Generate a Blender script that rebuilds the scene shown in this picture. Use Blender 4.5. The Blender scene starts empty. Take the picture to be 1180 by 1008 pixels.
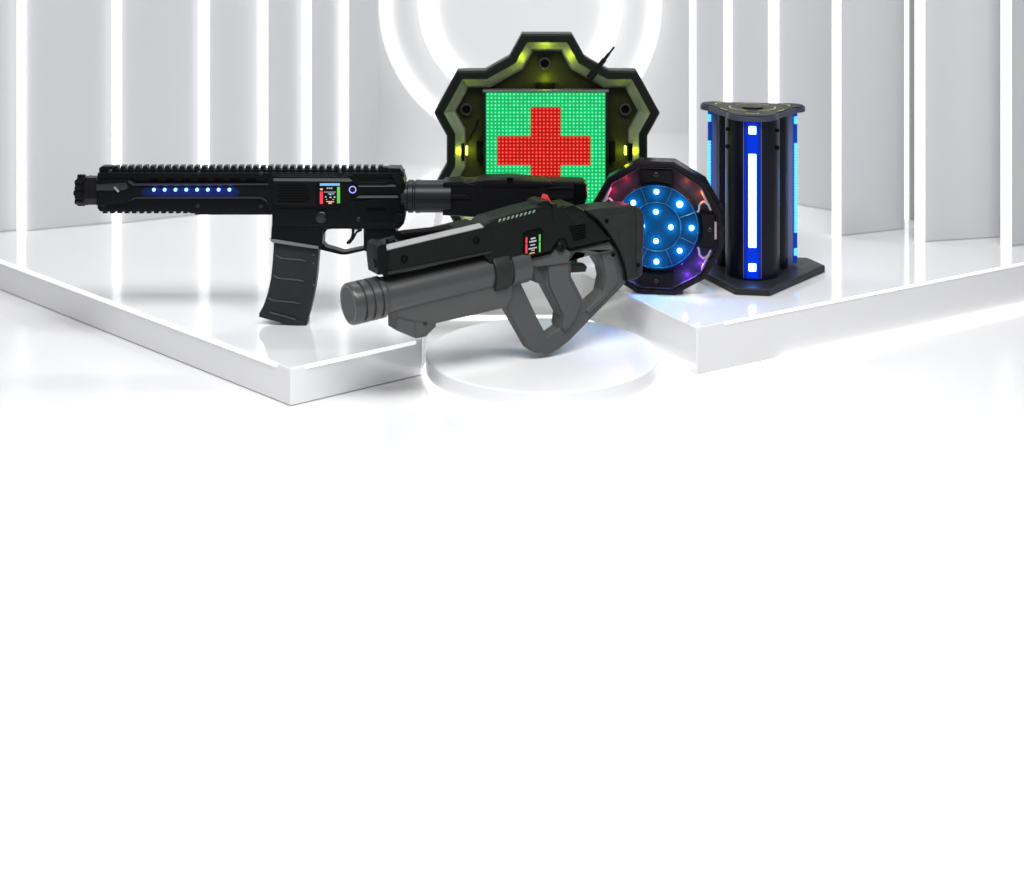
import bpy, bmesh, math, random
from mathutils import Vector, Matrix
random.seed(7)
SC = bpy.context.scene
COL = SC.collection
R = math.radians
PI = math.pi

# ------------------------------------------------------------------ camera numbers
F, CX, HY, ZC = 1750.0, 590.0, -150.0, 0.72      # focal length in photo pixels, axis x, horizon row, camera height
def at(px, py, D):
    return Vector(((px - CX) * D / F, D, ZC - (py - HY) * D / F))
def ground(px, py, z):
    return at(px, py, (ZC - z) * F / (py - HY))

# ------------------------------------------------------------------ materials
MATS = {}
def mat(name, col, rough=0.5, metal=0.0, spec=0.5, emit=None, strength=0.0, bump=0.0, bscale=900.0,
        var=0.0, vscale=30.0, rvar=0.0, coat=0.0):
    m = bpy.data.materials.new(name); m.use_nodes = True
    nt = m.node_tree; b = nt.nodes['Principled BSDF']
    b.inputs['Base Color'].default_value = (*col, 1)
    b.inputs['Roughness'].default_value = rough
    b.inputs['Metallic'].default_value = metal
    b.inputs['Specular IOR Level'].default_value = spec
    b.inputs['Coat Weight'].default_value = coat
    if emit:
        b.inputs['Emission Color'].default_value = (*emit, 1)
        b.inputs['Emission Strength'].default_value = strength
    tc = None
    if bump or var or rvar:
        tc = nt.nodes.new('ShaderNodeTexCoord')
    if bump:
        n = nt.nodes.new('ShaderNodeTexNoise'); n.inputs['Scale'].default_value = bscale
        n.inputs['Detail'].default_value = 3
        bp = nt.nodes.new('ShaderNodeBump'); bp.inputs['Strength'].default_value = bump
        bp.inputs['Distance'].default_value = 0.0006
        nt.links.new(tc.outputs['Object'], n.inputs['Vector'])
        nt.links.new(n.outputs['Fac'], bp.inputs['Height'])
        nt.links.new(bp.outputs['Normal'], b.inputs['Normal'])
    if var or rvar:
        n2 = nt.nodes.new('ShaderNodeTexNoise'); n2.inputs['Scale'].default_value = vscale
        n2.inputs['Detail'].default_value = 5; n2.inputs['Roughness'].default_value = 0.6
        nt.links.new(tc.outputs['Object'], n2.inputs['Vector'])
        if var:
            mr = nt.nodes.new('ShaderNodeMapRange')
            mr.inputs['To Min'].default_value = 1 - var; mr.inputs['To Max'].default_value = 1 + var
            mr.inputs['From Min'].default_value = 0.3; mr.inputs['From Max'].default_value = 0.7
            nt.links.new(n2.outputs['Fac'], mr.inputs['Value'])
            mx = nt.nodes.new('ShaderNodeMix'); mx.data_type = 'RGBA'; mx.blend_type = 'MULTIPLY'
            mx.inputs[0].default_value = 1.0
            mx.inputs[6].default_value = (*col, 1)
            nt.links.new(mr.outputs['Result'], mx.inputs[7])
            nt.links.new(mx.outputs[2], b.inputs['Base Color'])
        if rvar:
            mr2 = nt.nodes.new('ShaderNodeMapRange')
            mr2.inputs['From Min'].default_value = 0.3; mr2.inputs['From Max'].default_value = 0.7
            mr2.inputs['To Min'].default_value = max(0, rough - rvar); mr2.inputs['To Max'].default_value = rough + rvar
            nt.links.new(n2.outputs['Fac'], mr2.inputs['Value'])
            nt.links.new(mr2.outputs['Result'], b.inputs['Roughness'])
    MATS[name] = m
    return m

WHITE_FLOOR = mat('white_floor', (0.86, 0.86, 0.865), 0.22, spec=0.35, rvar=0.05, vscale=3)
PLATFORM = mat('gloss_white_slab', (0.82, 0.82, 0.825), 0.10, spec=0.75, rvar=0.025, vscale=4)
DISC = mat('satin_white_disc', (0.86, 0.86, 0.87), 0.25, spec=0.4)
PANEL = mat('grey_wall_panel', (0.62, 0.625, 0.64), 0.42, spec=0.3, var=0.015, vscale=2)
WALL = mat('pale_wall', (0.86, 0.865, 0.875), 0.5, spec=0.2, var=0.01, vscale=2)
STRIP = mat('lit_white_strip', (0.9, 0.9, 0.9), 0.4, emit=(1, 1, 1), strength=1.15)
EDGE = mat('white_edge_highlight', (0.9, 0.9, 0.9), 0.4, emit=(1, 1, 1), strength=0.55)  # emission paints the bright highlight line along the slabs' upper bevels

BLACK = mat('black_polymer', (0.0035, 0.004, 0.0045), 0.36, spec=0.10, bump=0.25, var=0.15, vscale=40, rvar=0.07)
BLACK2 = mat('satin_black_metal', (0.0045, 0.0045, 0.0055), 0.33, spec=0.14, bump=0.12, rvar=0.06, vscale=60)
DEEP = mat('deep_black', (0.002, 0.002, 0.002), 0.6, spec=0.05)
MAGZ = mat('charcoal_polymer', (0.023, 0.024, 0.025), 0.42, spec=0.15, bump=0.35, var=0.15, vscale=50)
UPPER = mat('black_green_shell', (0.0055, 0.0075, 0.0062), 0.38, spec=0.13, bump=0.3, var=0.12, vscale=50, rvar=0.06)
GREY = mat('grey_shell', (0.082, 0.083, 0.084), 0.46, spec=0.2, bump=0.08, var=0.06, vscale=25, rvar=0.05)
BARREL = mat('grey_barrel', (0.052, 0.053, 0.054), 0.30, spec=0.5)
STOCKG = mat('dark_grey_stock', (0.022, 0.023, 0.023), 0.42, spec=0.16, bump=0.3, var=0.12, vscale=50)
SILVER = mat('worn_silver', (0.45, 0.45, 0.46), 0.35, metal=0.9, rvar=0.1, vscale=80)
SCREW = mat('dark_screw', (0.03, 0.03, 0.033), 0.3, metal=0.7)

def lit(name, col, s, rough=0.4):
    return mat(name, tuple(0.5 * c for c in col), rough, emit=col, strength=s)
LED_BLUE = lit('led_blue', (0.18, 0.40, 1.0), 3.2)
SLOT_BLUE = mat('blue_led_slot', (0.006, 0.010, 0.035), 0.35, spec=0.1)
S_RED, S_GREEN = lit('lit_red', (0.9, 0.03, 0.06), 0.6), lit('lit_green', (0.12, 0.65, 0.08), 0.5)
S_BLUE, S_WHITE, S_ORANGE = lit('lit_sky_blue', (0.18, 0.5, 0.85), 0.6), lit('lit_white', (0.7, 0.75, 0.8), 0.22), lit('lit_orange', (0.9, 0.4, 0.15), 0.7)
S_VIOLET = lit('lit_violet', (0.35, 0.35, 1.0), 0.9)
GLASS_BLACK = mat('display_glass', (0.002, 0.002, 0.003), 0.15, spec=0.08)

# ------------------------------------------------------------------ object helpers
def tag(o, label, cat, group=None, kind=None):
    if label: o['label'] = label
    if cat: o['category'] = cat
    if group: o['group'] = group
    if kind: o['kind'] = kind
    return o
def thing(name, label, cat, loc, rz=0.0, group=None):
    o = bpy.data.objects.new(name, None); COL.objects.link(o)
    o.empty_display_size = 0.05
    o.location = loc; o.rotation_euler = (0, 0, rz)
    return tag(o, label, cat, group)
def build(name, bm, material, parent=None, angle=32, label=None):
    me = bpy.data.meshes.new(name)
    bmesh.ops.remove_doubles(bm, verts=bm.verts, dist=1e-6)
    bmesh.ops.recalc_face_normals(bm, faces=bm.faces)
    bm.to_mesh(me); bm.free()
    for p in me.polygons: p.use_smooth = True
    me.set_sharp_from_angle(angle=R(angle))
    me.materials.append(material)
    o = bpy.data.objects.new(name, me); COL.objects.link(o)
    wn_ = o.modifiers.new('weighted', 'WEIGHTED_NORMAL'); wn_.keep_sharp = True; wn_.weight = 90
    if parent is not None: o.parent = parent
    if label: o['label'] = label
    return o
def NB(): return bmesh.new()

def merge(bm, tmp, M=None):
    if M is not None: tmp.transform(M)
    me = bpy.data.meshes.new('tmp'); tmp.to_mesh(me); tmp.free()
    bm.from_mesh(me); bpy.data.meshes.remove(me)
def box(bm, c, s, M=None, bev=0.0, seg=2):
    t = bmesh.new(); bmesh.ops.create_cube(t, size=1)
    for v in t.verts: v.co = Vector((v.co.x * s[0], v.co.y * s[1], v.co.z * s[2]))
    if bev: bmesh.ops.bevel(t, geom=t.edges[:], offset=bev, segments=seg, affect='EDGES', profile=0.6)
    T = Matrix.Translation(Vector(c))
    merge(bm, t, T @ M if M is not None else T)
def axis_frame(p0, p1):
    d = (Vector(p1) - Vector(p0)); q = d.normalized().to_track_quat('Z', 'Y')
    return Matrix.Translation(Vector(p0)) @ q.to_matrix().to_4x4(), d.length
def lathe(bm, p0, p1, prof, seg=40, cap=True, phase=0.0):
    """prof = [(t along the axis 0..1, radius)...] turned round the line p0-p1"""
    M, L = axis_frame(p0, p1)
    t = bmesh.new(); rings = []
    for (u, r) in prof:
        rings.append([t.verts.new((r * math.cos(2 * PI * k / seg + phase), r * math.sin(2 * PI * k / seg + phase), u * L)) for k in range(seg)])
    for a, b in zip(rings, rings[1:]):
        for k in range(seg):
            t.faces.new((a[k], a[(k + 1) % seg], b[(k + 1) % seg], b[k]))
    if cap:
        t.faces.new(rings[0]); t.faces.new(rings[-1])
    merge(bm, t, M)
def rod(bm, p0, p1, r, seg=16, bev=0.15):
    L = (Vector(p1) - Vector(p0)).length; b = min(r * bev, L * .3)
    lathe(bm, p0, p1, [(0, r - b), (b / L, r), (1 - b / L, r), (1, r - b)], seg)
def plate(bm, polys, y0, y1, bev=0.0, res=1):
    """flat outline(s) in local x,z (further outlines are holes) given thickness y0..y1 with a chamfer"""
    cu = bpy.data.curves.new('tmp', 'CURVE'); cu.dimensions = '2D'; cu.fill_mode = 'BOTH'
    for poly in polys:
        sp = cu.splines.new('POLY'); sp.points.add(len(poly) - 1); sp.use_cyclic_u = True
        for p, q in zip(sp.points, poly): p.co = (q[0], q[1], 0, 1)
    half = abs(y1 - y0) / 2
    bev = min(bev, half * 0.9)
    cu.extrude = half - bev; cu.bevel_depth = bev; cu.bevel_resolution = res; cu.offset = -bev
    o = bpy.data.objects.new('tmp', cu); COL.objects.link(o)
    dg = bpy.context.evaluated_depsgraph_get(); dg.update()
    me = bpy.data.meshes.new_from_object(o.evaluated_get(dg))
    t = bmesh.new(); t.from_mesh(me); bpy.data.meshes.remove(me)
    bpy.data.objects.remove(o); bpy.data.curves.remove(cu)
    bmesh.ops.remove_doubles(t, verts=t.verts, dist=1e-6)
    M = Matrix.Translation((0, (y0 + y1) / 2, 0)) @ Matrix(((1, 0, 0, 0), (0, 0, -1, 0), (0, 1, 0, 0), (0, 0, 0, 1)))
    merge(bm, t, M)
def strip_sheet(bm, pts, y):   # one flat polygon in x,z
    bm.faces.new([bm.verts.new((p[0], y, p[1])) for p in pts])

class Frame:
    """maps photo points onto a thing's own upright plane (local y = off)"""
    def __init__(s, loc, rz=0.0):
        s.loc = Vector(loc); s.rz = rz
        s.ux = Vector((math.cos(rz), math.sin(rz), 0)); s.uy = Vector((-math.sin(rz), math.cos(rz), 0))
    def __call__(s, px, py, off=0.0):
        d = Vector(((px - CX) / F, 1, -(py - HY) / F)); C = Vector((0, 0, ZC))
        P0 = s.loc + s.uy * off
        t = (P0 - C).dot(s.uy) / d.dot(s.uy)
        q = C + d * t - s.loc
        return (q.dot(s.ux), q.z)
    def v(s, px, py, off=0.0):
        x, z = s(px, py, off); return Vector((x, off, z))
    def poly(s, pts, off=0.0): return [s(*p, off) for p in pts]

def offset_poly(P, d):
    """inset a closed outline by d (mitred)"""
    n = len(P); A = sum(P[i][0] * P[(i + 1) % n][1] - P[(i + 1) % n][0] * P[i][1] for i in range(n))
    sg = 1 if A > 0 else -1; out = []
    for i in range(n):
        a, b, c = Vector(P[i - 1]), Vector(P[i]), Vector(P[(i + 1) % n])
        e1, e2 = (b - a).normalized(), (c - b).normalized()
        n1, n2 = Vector((-e1.y, e1.x)) * sg, Vector((-e2.y, e2.x)) * sg
        m = (n1 + n2); m = m / max(0.2, m.dot(n1))
        out.append(tuple(b + m * d))
    return out
def bridge(bm, P, yP, Q, yQ):
    a = [bm.verts.new((p[0], yP, p[1])) for p in P]; b = [bm.verts.new((p[0], yQ, p[1])) for p in Q]
    n = len(a)
    for i in range(n): bm.faces.new((a[i], a[(i + 1) % n], b[(i + 1) % n], b[i]))
    return a, b
def slab(bm, pts, z0, z1, bev=0.0):
    t = bmesh.new()
    f = t.faces.new([t.verts.new((p[0], p[1], z0)) for p in pts])
    ex = bmesh.ops.extrude_face_region(t, geom=[f])
    for g in ex['geom']:
        if isinstance(g, bmesh.types.BMVert): g.co.z = z1
    bmesh.ops.recalc_face_normals(t, faces=t.faces)
    if bev:
        es = [e for e in t.edges if not all(abs(v.co.z - z0) < 1e-7 for v in e.verts)]
        bmesh.ops.bevel(t, geom=es, offset=bev, segments=3, affect='EDGES', profile=0.5)
    merge(bm, t)
def lamp_point(name, loc, col, watts, radius, parent=None):
    l = bpy.data.lights.new(name, 'POINT'); l.color = col; l.energy = watts; l.shadow_soft_size = radius
    o = bpy.data.objects.new(name, l); COL.objects.link(o); o.location = loc
    if parent is not None: o.parent = parent
    return o

# ================================================================== SETTING
ZL, ZR, ZD = 0.051, 0.0755, 0.0306     # heights of the left slab, the right slab and the round podium
bm = NB(); g = 12.0
bmesh.ops.create_grid(bm, x_segments=1, y_segments=1, size=g)
fl = build('floor', bm, WHITE_FLOOR); tag(fl, 'glossy white studio floor running into the blank foreground', 'floor', kind='structure')

def lerp(a, b, t): return tuple(a[i] + (b[i] - a[i]) * t for i in range(2))
# left slab
A = ground(335, 425, ZL); A2 = ground(0, 300, ZL); Bq = ground(486, 391.5, ZL)
dirL = (A2 - A).normalized()
far = A + dirL * 1.75
pl = thing('display_platform', 'low white glossy slab with bright upper edge, standing under the assault rifle', 'platform', (A.x, A.y, 0))
loc = lambda p: (p[0] - A.x, p[1] - A.y)
outL = [A, Bq, (-0.16, 3.40), (-1.55, 3.40), (far.x, far.y)]
bm = NB(); slab(bm, [loc(p) for p in outL], 0.0015, ZL, 0.0025); build('slab', bm, PLATFORM, pl)
bm = NB()
def edge_bar(bm, P, Q, z, w, h, o):
    P, Q = Vector((P[0], P[1], 0)), Vector((Q[0], Q[1], 0)); d = (Q - P); a = math.atan2(d.y, d.x)
    c = (P + Q) / 2
    box(bm, (c.x - o.x, c.y - o.y, z), (d.length, w, h), Matrix.Rotation(a, 4, 'Z'), 0.0012)
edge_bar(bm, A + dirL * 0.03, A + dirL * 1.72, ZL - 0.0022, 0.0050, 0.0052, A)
build('light_strip', bm, EDGE, pl)  # glowing bar added as the highlight of the upper left bevel
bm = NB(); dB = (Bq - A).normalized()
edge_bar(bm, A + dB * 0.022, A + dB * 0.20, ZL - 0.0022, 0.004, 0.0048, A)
build('light_strip', bm, EDGE, pl)  # same painted bevel highlight on the short side

# right slab
B = ground(803, 378, ZR); B2 = ground(1180, 303, ZR); Bl = ground(716, 337, ZR)
dR = (B2 - B).normalized()
farR = B + dR * 2.6
pr = thing('display_platform', 'thicker white glossy slab glowing along its foot, under the light tower and round target', 'platform', (B.x, B.y, 0))
outR = [B, (farR.x, farR.y), (2.6, 3.9), (-0.13, 3.9), (-0.13, 2.425), (0.11, 2.425), Bl]
locR = lambda p: (p[0] - B.x, p[1] - B.y)
bm = NB(); slab(bm, [locR(p) for p in outR], 0.0085, ZR, 0.0022); build('slab', bm, PLATFORM, pr)
bm = NB(); inn = offset_poly([locR(p) for p in outR], 0.004)
slab(bm, inn, 0.0012, 0.0095); build('light_strip', bm, STRIP, pr)
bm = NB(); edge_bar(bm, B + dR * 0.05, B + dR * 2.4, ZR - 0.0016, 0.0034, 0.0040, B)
build('light_strip', bm, EDGE, pr)  # glowing bar added as the highlight of the upper right bevel
bm = NB(); ofs = Vector((dR.y, -dR.x, 0)) * 0.006
edge_bar(bm, B + dR * 0.155 + ofs, B + dR * 2.4 + ofs, 0.0045, 0.010, 0.0075, B)
build('light_strip', bm, STRIP, pr)

# round podium
dc = ground(625, 406, ZD)
pd = thing('round_podium', 'flat round white podium with glowing foot, in the middle of the floor under the launcher', 'podium', (dc.x, dc.y, 0))
rr = 0.1665
bm = NB(); lathe(bm, (0, 0, 0.007), (0, 0, ZD), [(0, rr - .001), (0.04, rr), (0.90, rr), (0.95, rr - .0006), (0.985, rr - .0018), (1, rr - .0035)], 128)
build('disc', bm, DISC, pd)
bm = NB(); lathe(bm, (0, 0, 0.001), (0, 0, 0.0068), [(0, rr + .002), (0.1, rr + .004), (0.9, rr + .004), (1, rr + .002)], 128)
build('light_ring', bm, STRIP, pd)

# ------------------------------------------------------------------ walls behind
TOPZ = 1.9
bm = NB()
box(bm, (0, 0, 1.0), (2.4, 0.06, 2.0))
bw = build('back_wall', bm, WALL); bw.location = (0.02, 3.75, 0)
tag(bw, 'smooth pale back wall carrying the two concentric ring lights', 'wall')
def ring_light(r_px, w_px, label):
    c = at(599.5, 7, 3.70); s = 3.70 / F
    t = bmesh.new(); r0, w, d = r_px * s, w_px * s / 2, 0.014; n = 128
    L = [[t.verts.new(((r0 + a) * math.cos(2 * PI * k / n), b, (r0 + a) * math.sin(2 * PI * k / n))) for k in range(n)]
         for (a, b) in ((-w, 0.0), (-w, -d), (w, -d), (w, 0.0))]
    for i in range(4):
        for k in range(n): t.faces.new((L[i][k], L[i][(k + 1) % n], L[(i + 1) % 4][(k + 1) % n], L[(i + 1) % 4][k]))
    o = build('ring_light', t, STRIP); o.location = (c.x, 3.7195, c.z)
    return tag(o, label, 'ring light', 'ring lights on the back wall')
ring_light(108, 16, 'inner, smaller glowing white ring light on the back wall above the medical cross station')
ring_light(157, 10, 'outer, larger glowing white ring light on the back wall around the smaller ring')

def wall_panel(p0, D0, p1, D1, zb, w_strip, label, group, strip=True, thick=0.010):
    """an upright panel between two photo columns, with the lit strip along its left edge"""
    a = Vector(((p0 - CX) * D0 / F, D0, 0)); b = Vector(((p1 - CX) * D1 / F, D1, 0))
    d = b - a; ang = math.atan2(d.y, d.x)
    t = thing('wall_panel', label, 'wall panel', (a.x, a.y, zb), ang, group)
    sw = w_strip * D0 / F
    bm = NB(); box(bm, ((d.length + sw) / 2 + .001, thick / 2 + .003, TOPZ / 2), (d.length - sw - .002, thick, TOPZ), None, 0.002)
    build('panel', bm, PANEL, t)
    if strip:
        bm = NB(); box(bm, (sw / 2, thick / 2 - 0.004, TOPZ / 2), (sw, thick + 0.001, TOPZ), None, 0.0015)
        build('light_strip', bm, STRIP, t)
    return t
GL, GR = 'tall grey wall panels left of the rings', 'tall grey wall panels right of the rings'
left_cols = [(-95, 2.74), (20, 2.80), (130, 2.86), (231, 2.93), (301, 3.02), (352, 3.12), (395, 3.22), (437, 3.32)]
lw = [9, 9, 9, 10.5, 8.5, 7.5, 7.5]
nm = ['tall grey wall panel cut by the left edge of the photo', 'wide grey wall panel above the rifle muzzle, second from the left edge',
      'grey wall panel behind the row of blue rifle lights, third from the left edge', 'grey wall panel above the rifle magazine, fourth from the left edge',
      'narrow grey wall panel above the rifle display, fifth from the left edge', 'narrow grey wall panel above the trigger, sixth from the left edge',
      'narrowest pale wall panel beside the left side of the ring lights']
for i in range(7):
    (p0, D0), (p1, D1) = left_cols[i], left_cols[i + 1]
    wall_panel(p0, D0, p1, D1 + 0.012, ZL + .0005, lw[i], nm[i], GL)
right_cols = [(797, 3.24), (836, 3.08), (887, 2.96), (962, 2.86)]
rw = [5, 7.5, 10]
nm = ['narrow wall panel above the left side of the light tower',
      'narrow wall panel directly above the light tower, between two lit strips', 'shaded wall panel at the right of the light tower, beside the first tall fin']
for i in range(3):
    (p0, D0), (p1, D1) = right_cols[i], right_cols[i + 1]
    wall_panel(p0, D0, p1, D1, ZR + .0005, rw[i], nm[i], GR)
wall_panel(961, 2.66, 1044, 2.72, ZR + .0005, 8, 'tall grey fin at the right with a bright left edge, nearest the light tower', GR)
wall_panel(1044.5, 2.79, 1057, 2.80, ZR + .0005, 1.5, 'thin dark grey infill between the two tall right fins', GR)
wall_panel(1056, 2.62, 1157, 2.66, ZR + .0005, 9.5, 'tall wide grey fin, second from the right edge of the photo', GR)
wall_panel(1156, 2.585, 1330, 2.72, ZR + .0005, 10, 'tall grey fin cut by the right edge of the photo', GR)

# ================================================================== RIFLE
DRF = (ZC - ZL) * F / (372.0 - HY)
rl = at(330, 373.5, DRF)
RF = Frame((rl.x, rl.y, rl.z)); rl.z = ZL
RF = Frame(rl)
rifle = thing('laser_tag_rifle', 'long black assault style laser tag rifle with blue lights, standing on its magazine', 'toy rifle', rl)
def rp(pts, off=0.0): return RF.poly(pts, off)
K = DRF / F                                     # metres per photo pixel at the rifle
hw = 17 * K                                     # half width of the handguard
# handguard
bm = NB()
plate(bm, [rp([(115, 198), (120, 196.6), (466, 197), (466, 206), (316, 206), (316, 244.2), (222, 244.2), (218, 242), (118, 242), (115, 238)])], -hw * .72, hw * .72, 0.003)
plate(bm, [rp([(115, 204), (152, 204), (162, 209), (316, 209), (316, 238), (310, 226), (160, 226), (150, 232), (115, 234)])], -hw, hw, 0.0035)
build('handguard', bm, BLACK, rifle)
# upper rail with teeth
bm = NB()
plate(bm, [rp([(115.5, 196), (115.5, 193), (119, 191), (130, 191), (131, 194.6), (441, 195), (442, 192.2), (461, 192.4), (464, 196), (464, 200), (116, 200)])], -6 * K, 6 * K, 0.0012)
for i in range(37):
    x = 134.5 + i * 8.45
    plate(bm, [rp([(x - 2.5, 190.8), (x + 2.5, 190.8), (x + 2.9, 196), (x - 2.9, 196)])], -5.8 * K, 5.8 * K, 0.0006)
build('top_rail', bm, BLACK2, rifle)
bm = NB()
for i in range(12):
    x = 123 + i * 8.4
    plate(bm, [rp([(x - 2.6, 240), (x + 2.6, 240), (x + 2.6, 244.4), (x - 2.6, 244.4)])], -9 * K, 9 * K, 0.0006)
plate(bm, [rp([(226, 243), (314, 243), (314, 246), (226, 246)])], -9 * K, 9 * K, 0.0008)
build('lower_rail', bm, BLACK2, rifle)
# slots along the handguard
bm = NB()
for i in range(7):
    x = 174 + i * 18.5
    plate(bm, [rp([(x, 203.4), (x + 13, 203.4), (x + 11, 206), (x + 2, 206)])], -hw * .72 - .0012, -hw * .72 + .001, 0.0004)
build('slot_row', bm, DEEP, rifle)
# raised rib lines on the handguard flank, lightened to paint in contour highlights
bm = NB()
plate(bm, [rp([(150, 230), (160, 223.5), (303, 223), (310, 226), (313, 233), (309, 228), (303, 225.2), (161, 225.4)])], -hw - .0022, -hw + .001, 0.0007)
plate(bm, [rp([(152, 207), (158, 210.5), (312, 210), (312, 208), (160, 208), (153, 204)])], -hw - .0022, -hw + .001, 0.0007)
plate(bm, [rp([(116, 209), (150, 207), (153, 213), (147, 216), (116, 216)])], -hw - .003, -hw + .001, 0.0012)
build('flank_rib', bm, mat('rib_highlight_black', (0.016, 0.0165, 0.018), 0.3, spec=0.4), rifle)
bm = NB(); plate(bm, [rp([(136, 212), (138, 211), (143, 216.5), (141, 218)])], -hw - .0045, -hw, 0.0004); build('latch', bm, SILVER, rifle)
# led slot and eight lights
bm = NB(); plate(bm, [rp([(170, 213.2), (276, 213.2), (280, 218), (276, 223.2), (170, 223.2), (166, 218)])], -hw - .0009, -hw + .001, 0.0003)
build('light_slot', bm, SLOT_BLUE, rifle)
for i in range(8):
    c = RF.v(177.6 + i * 12.42, 218.8, -hw)
    bm = NB(); rod(bm, c + Vector((0, .0006, 0)), c + Vector((0, -.0028, 0)), 2.0 * K, 14, .3)
    build('led', bm, LED_BLUE, rifle)
    lamp_point('led_lamp', c + Vector((0, -.010, 0)), (0.06, 0.16, 1.0), 0.011, 0.002, rifle)
# muzzle
bm = NB(); yc = 219.5
p0, p1 = RF.v(89.5, yc), RF.v(116, yc)
L = 26.5
def u(x): return (x - 89.5) / L
lathe(bm, p0, p1, [(0, 9 * K), (0.0, 14.5 * K), (u(91), 17 * K), (u(97.5), 17 * K), (u(98.6), 15.8 * K), (u(100), 15.8 * K), (u(101), 17.2 * K), (u(103), 17.2 * K), (u(104), 16.8 * K), (1, 16.8 * K)], 8, True, PI / 8)
for k in range(8):
    a = 2 * PI * k / 8
    c = RF.v(94, yc) + Vector((0, math.cos(a), math.sin(a))) * 15.5 * K
    box(bm, c, (9 * K, 5 * K, 5 * K), Matrix.Rotation(a, 4, 'X'), 0.001)
build('muzzle', bm, BLACK2, rifle)
# receiver
bm = NB()
plate(bm, [rp([(312, 200), (318, 198.5), (408, 198.5), (414, 204), (464, 204), (467, 210), (468, 246), (466.5, 255), (461, 261), (373, 261), (373, 262), (316, 262), (316, 246), (309, 234), (309, 206)])], -hw * .93, hw * .93, 0.003)
plate(bm, [rp([(316, 236.5), (373, 236.5), (410, 228), (463, 222), (465, 250), (458, 258), (316, 258)])], -hw * 1.1, hw * 1.1, 0.004)
plate(bm, [rp([(318, 202), (322, 199.5), (402, 199.5), (408, 203.5), (413, 206), (450, 206), (450, 211), (412, 211), (408, 232), (372, 236), (318, 233.5), (314, 228), (314, 207)])], -hw * 1.06, hw * 1.06, 0.0045)
build('receiver', bm, BLACK, rifle)
bm = NB()
for k in range(7):
    z = 209.5 + k * 3.1
    plate(bm, [rp([(322 + (k % 2) * 3, z), (356 + (k % 3) * 2, z), (356 + (k % 3) * 2, z + 1.1), (322 + (k % 2) * 3, z + 1.1)])], -hw * 1.06 - .0006, -hw * 1.06 + .001, 0.0002)
build('vent_slits', bm, DEEP, rifle)
bm = NB(); plate(bm, [rp([(424, 235.5), (447, 235.5), (447, 239), (424, 239)])], -hw * 1.1 - .0006, -hw * 1.1 + .001, 0.0002); build('selector_slot', bm, DEEP, rifle)
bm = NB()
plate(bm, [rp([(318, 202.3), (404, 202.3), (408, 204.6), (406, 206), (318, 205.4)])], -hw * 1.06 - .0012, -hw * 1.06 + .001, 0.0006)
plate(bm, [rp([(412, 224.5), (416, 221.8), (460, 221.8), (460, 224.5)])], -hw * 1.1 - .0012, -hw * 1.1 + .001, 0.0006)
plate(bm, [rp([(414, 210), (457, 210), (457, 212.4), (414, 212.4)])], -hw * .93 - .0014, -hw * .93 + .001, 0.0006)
build('ledge', bm, mat('edge_highlight_polymer', (0.07, 0.072, 0.074), 0.3, spec=0.5), rifle)  # ledges given a lighter grey to paint in their edge highlights
bm = NB(); c = RF.v(370.5, 250.7, -hw * 1.1)
lathe(bm, c + Vector((0, .002, 0)), c + Vector((0, -.0045, 0)), [(0, 6.5 * K), (.7, 6.5 * K), (.85, 5.6 * K), (.92, 4 * K), (1, 3 * K)], 28)
build('takedown_pin', bm, SCREW, rifle)
bm = NB(); c = RF.v(460, 251, -hw * 1.1); rod(bm, c + Vector((0, .002, 0)), c + Vector((0, -.003, 0)), 5 * K, 20); build('takedown_pin', bm, BLACK2, rifle)
bm = NB()
for (x, y, o) in ((127, 198, .72), (229, 199.5, .72), (301, 200.5, .72), (392, 199.7, .72), (228, 237.5, .72), (301, 238, .72), (119, 236, .72), (465.5, 234, .93), (413, 253, 1.1)):
    c = RF.v(x, y, -hw * o)
    bm = NB(); lathe(bm, c + Vector((0, .001, 0)), c + Vector((0, -.0016, 0)), [(0, 2.4 * K), (.8, 2.4 * K), (1, 1.9 * K), (1, 1.2 * K), (.4, 1.1 * K)], 14)
    build('screw', bm, SCREW, rifle)
# rear sight and charging handle
bm = NB()
plate(bm, [rp([(448, 192), (462, 192.5), (465, 198), (464, 206), (448, 206)])], -11 * K, 11 * K, 0.0012)
plate(bm, [rp([(452, 197), (458, 196), (466, 203), (468, 210), (462, 212), (455, 204)])], -hw * 1.02, hw * 1.02, 0.0012)
build('rear_sight', bm, BLACK2, rifle)
# display
bm = NB(); plate(bm, [rp([(366.8, 210), (393.4, 210), (393.4, 237), (366.8, 237)])], -hw * 1.06 - .002, -hw * 1.06 + .001, 0.0006)
disp = build('display', bm, GLASS_BLACK, rifle)
ys = -hw * 1.06 - .0021
def sheet(name, quads, m, fr, y, parent):
    bm = NB()
    for q in quads: plate(bm, [fr.poly(q, y)], y - .0004, y + .0001)
    return build(name, bm, m, parent)
def rect(x0, y0, x1, y1): return [(x0, y0), (x1, y0), (x1, y1), (x0, y1)]
sheet('blue_bar', [rect(368.6, 211.6, 391.6, 214.4)], S_BLUE, RF, ys, disp)
sheet('red_bar', [rect(368.6, 221, 372.2, 235.4)], S_RED, RF, ys, disp)
sheet('level_mark', [rect(368.8, 217.5, 372, 219.4), rect(376, 232.2, 385, 233.2), rect(378.5, 233.6, 382.5, 235.2)], S_ORANGE, RF, ys, disp)
sheet('green_bar', [rect(388.4, 215.8, 391.8, 234.6)], S_GREEN, RF, ys, disp)
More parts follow.
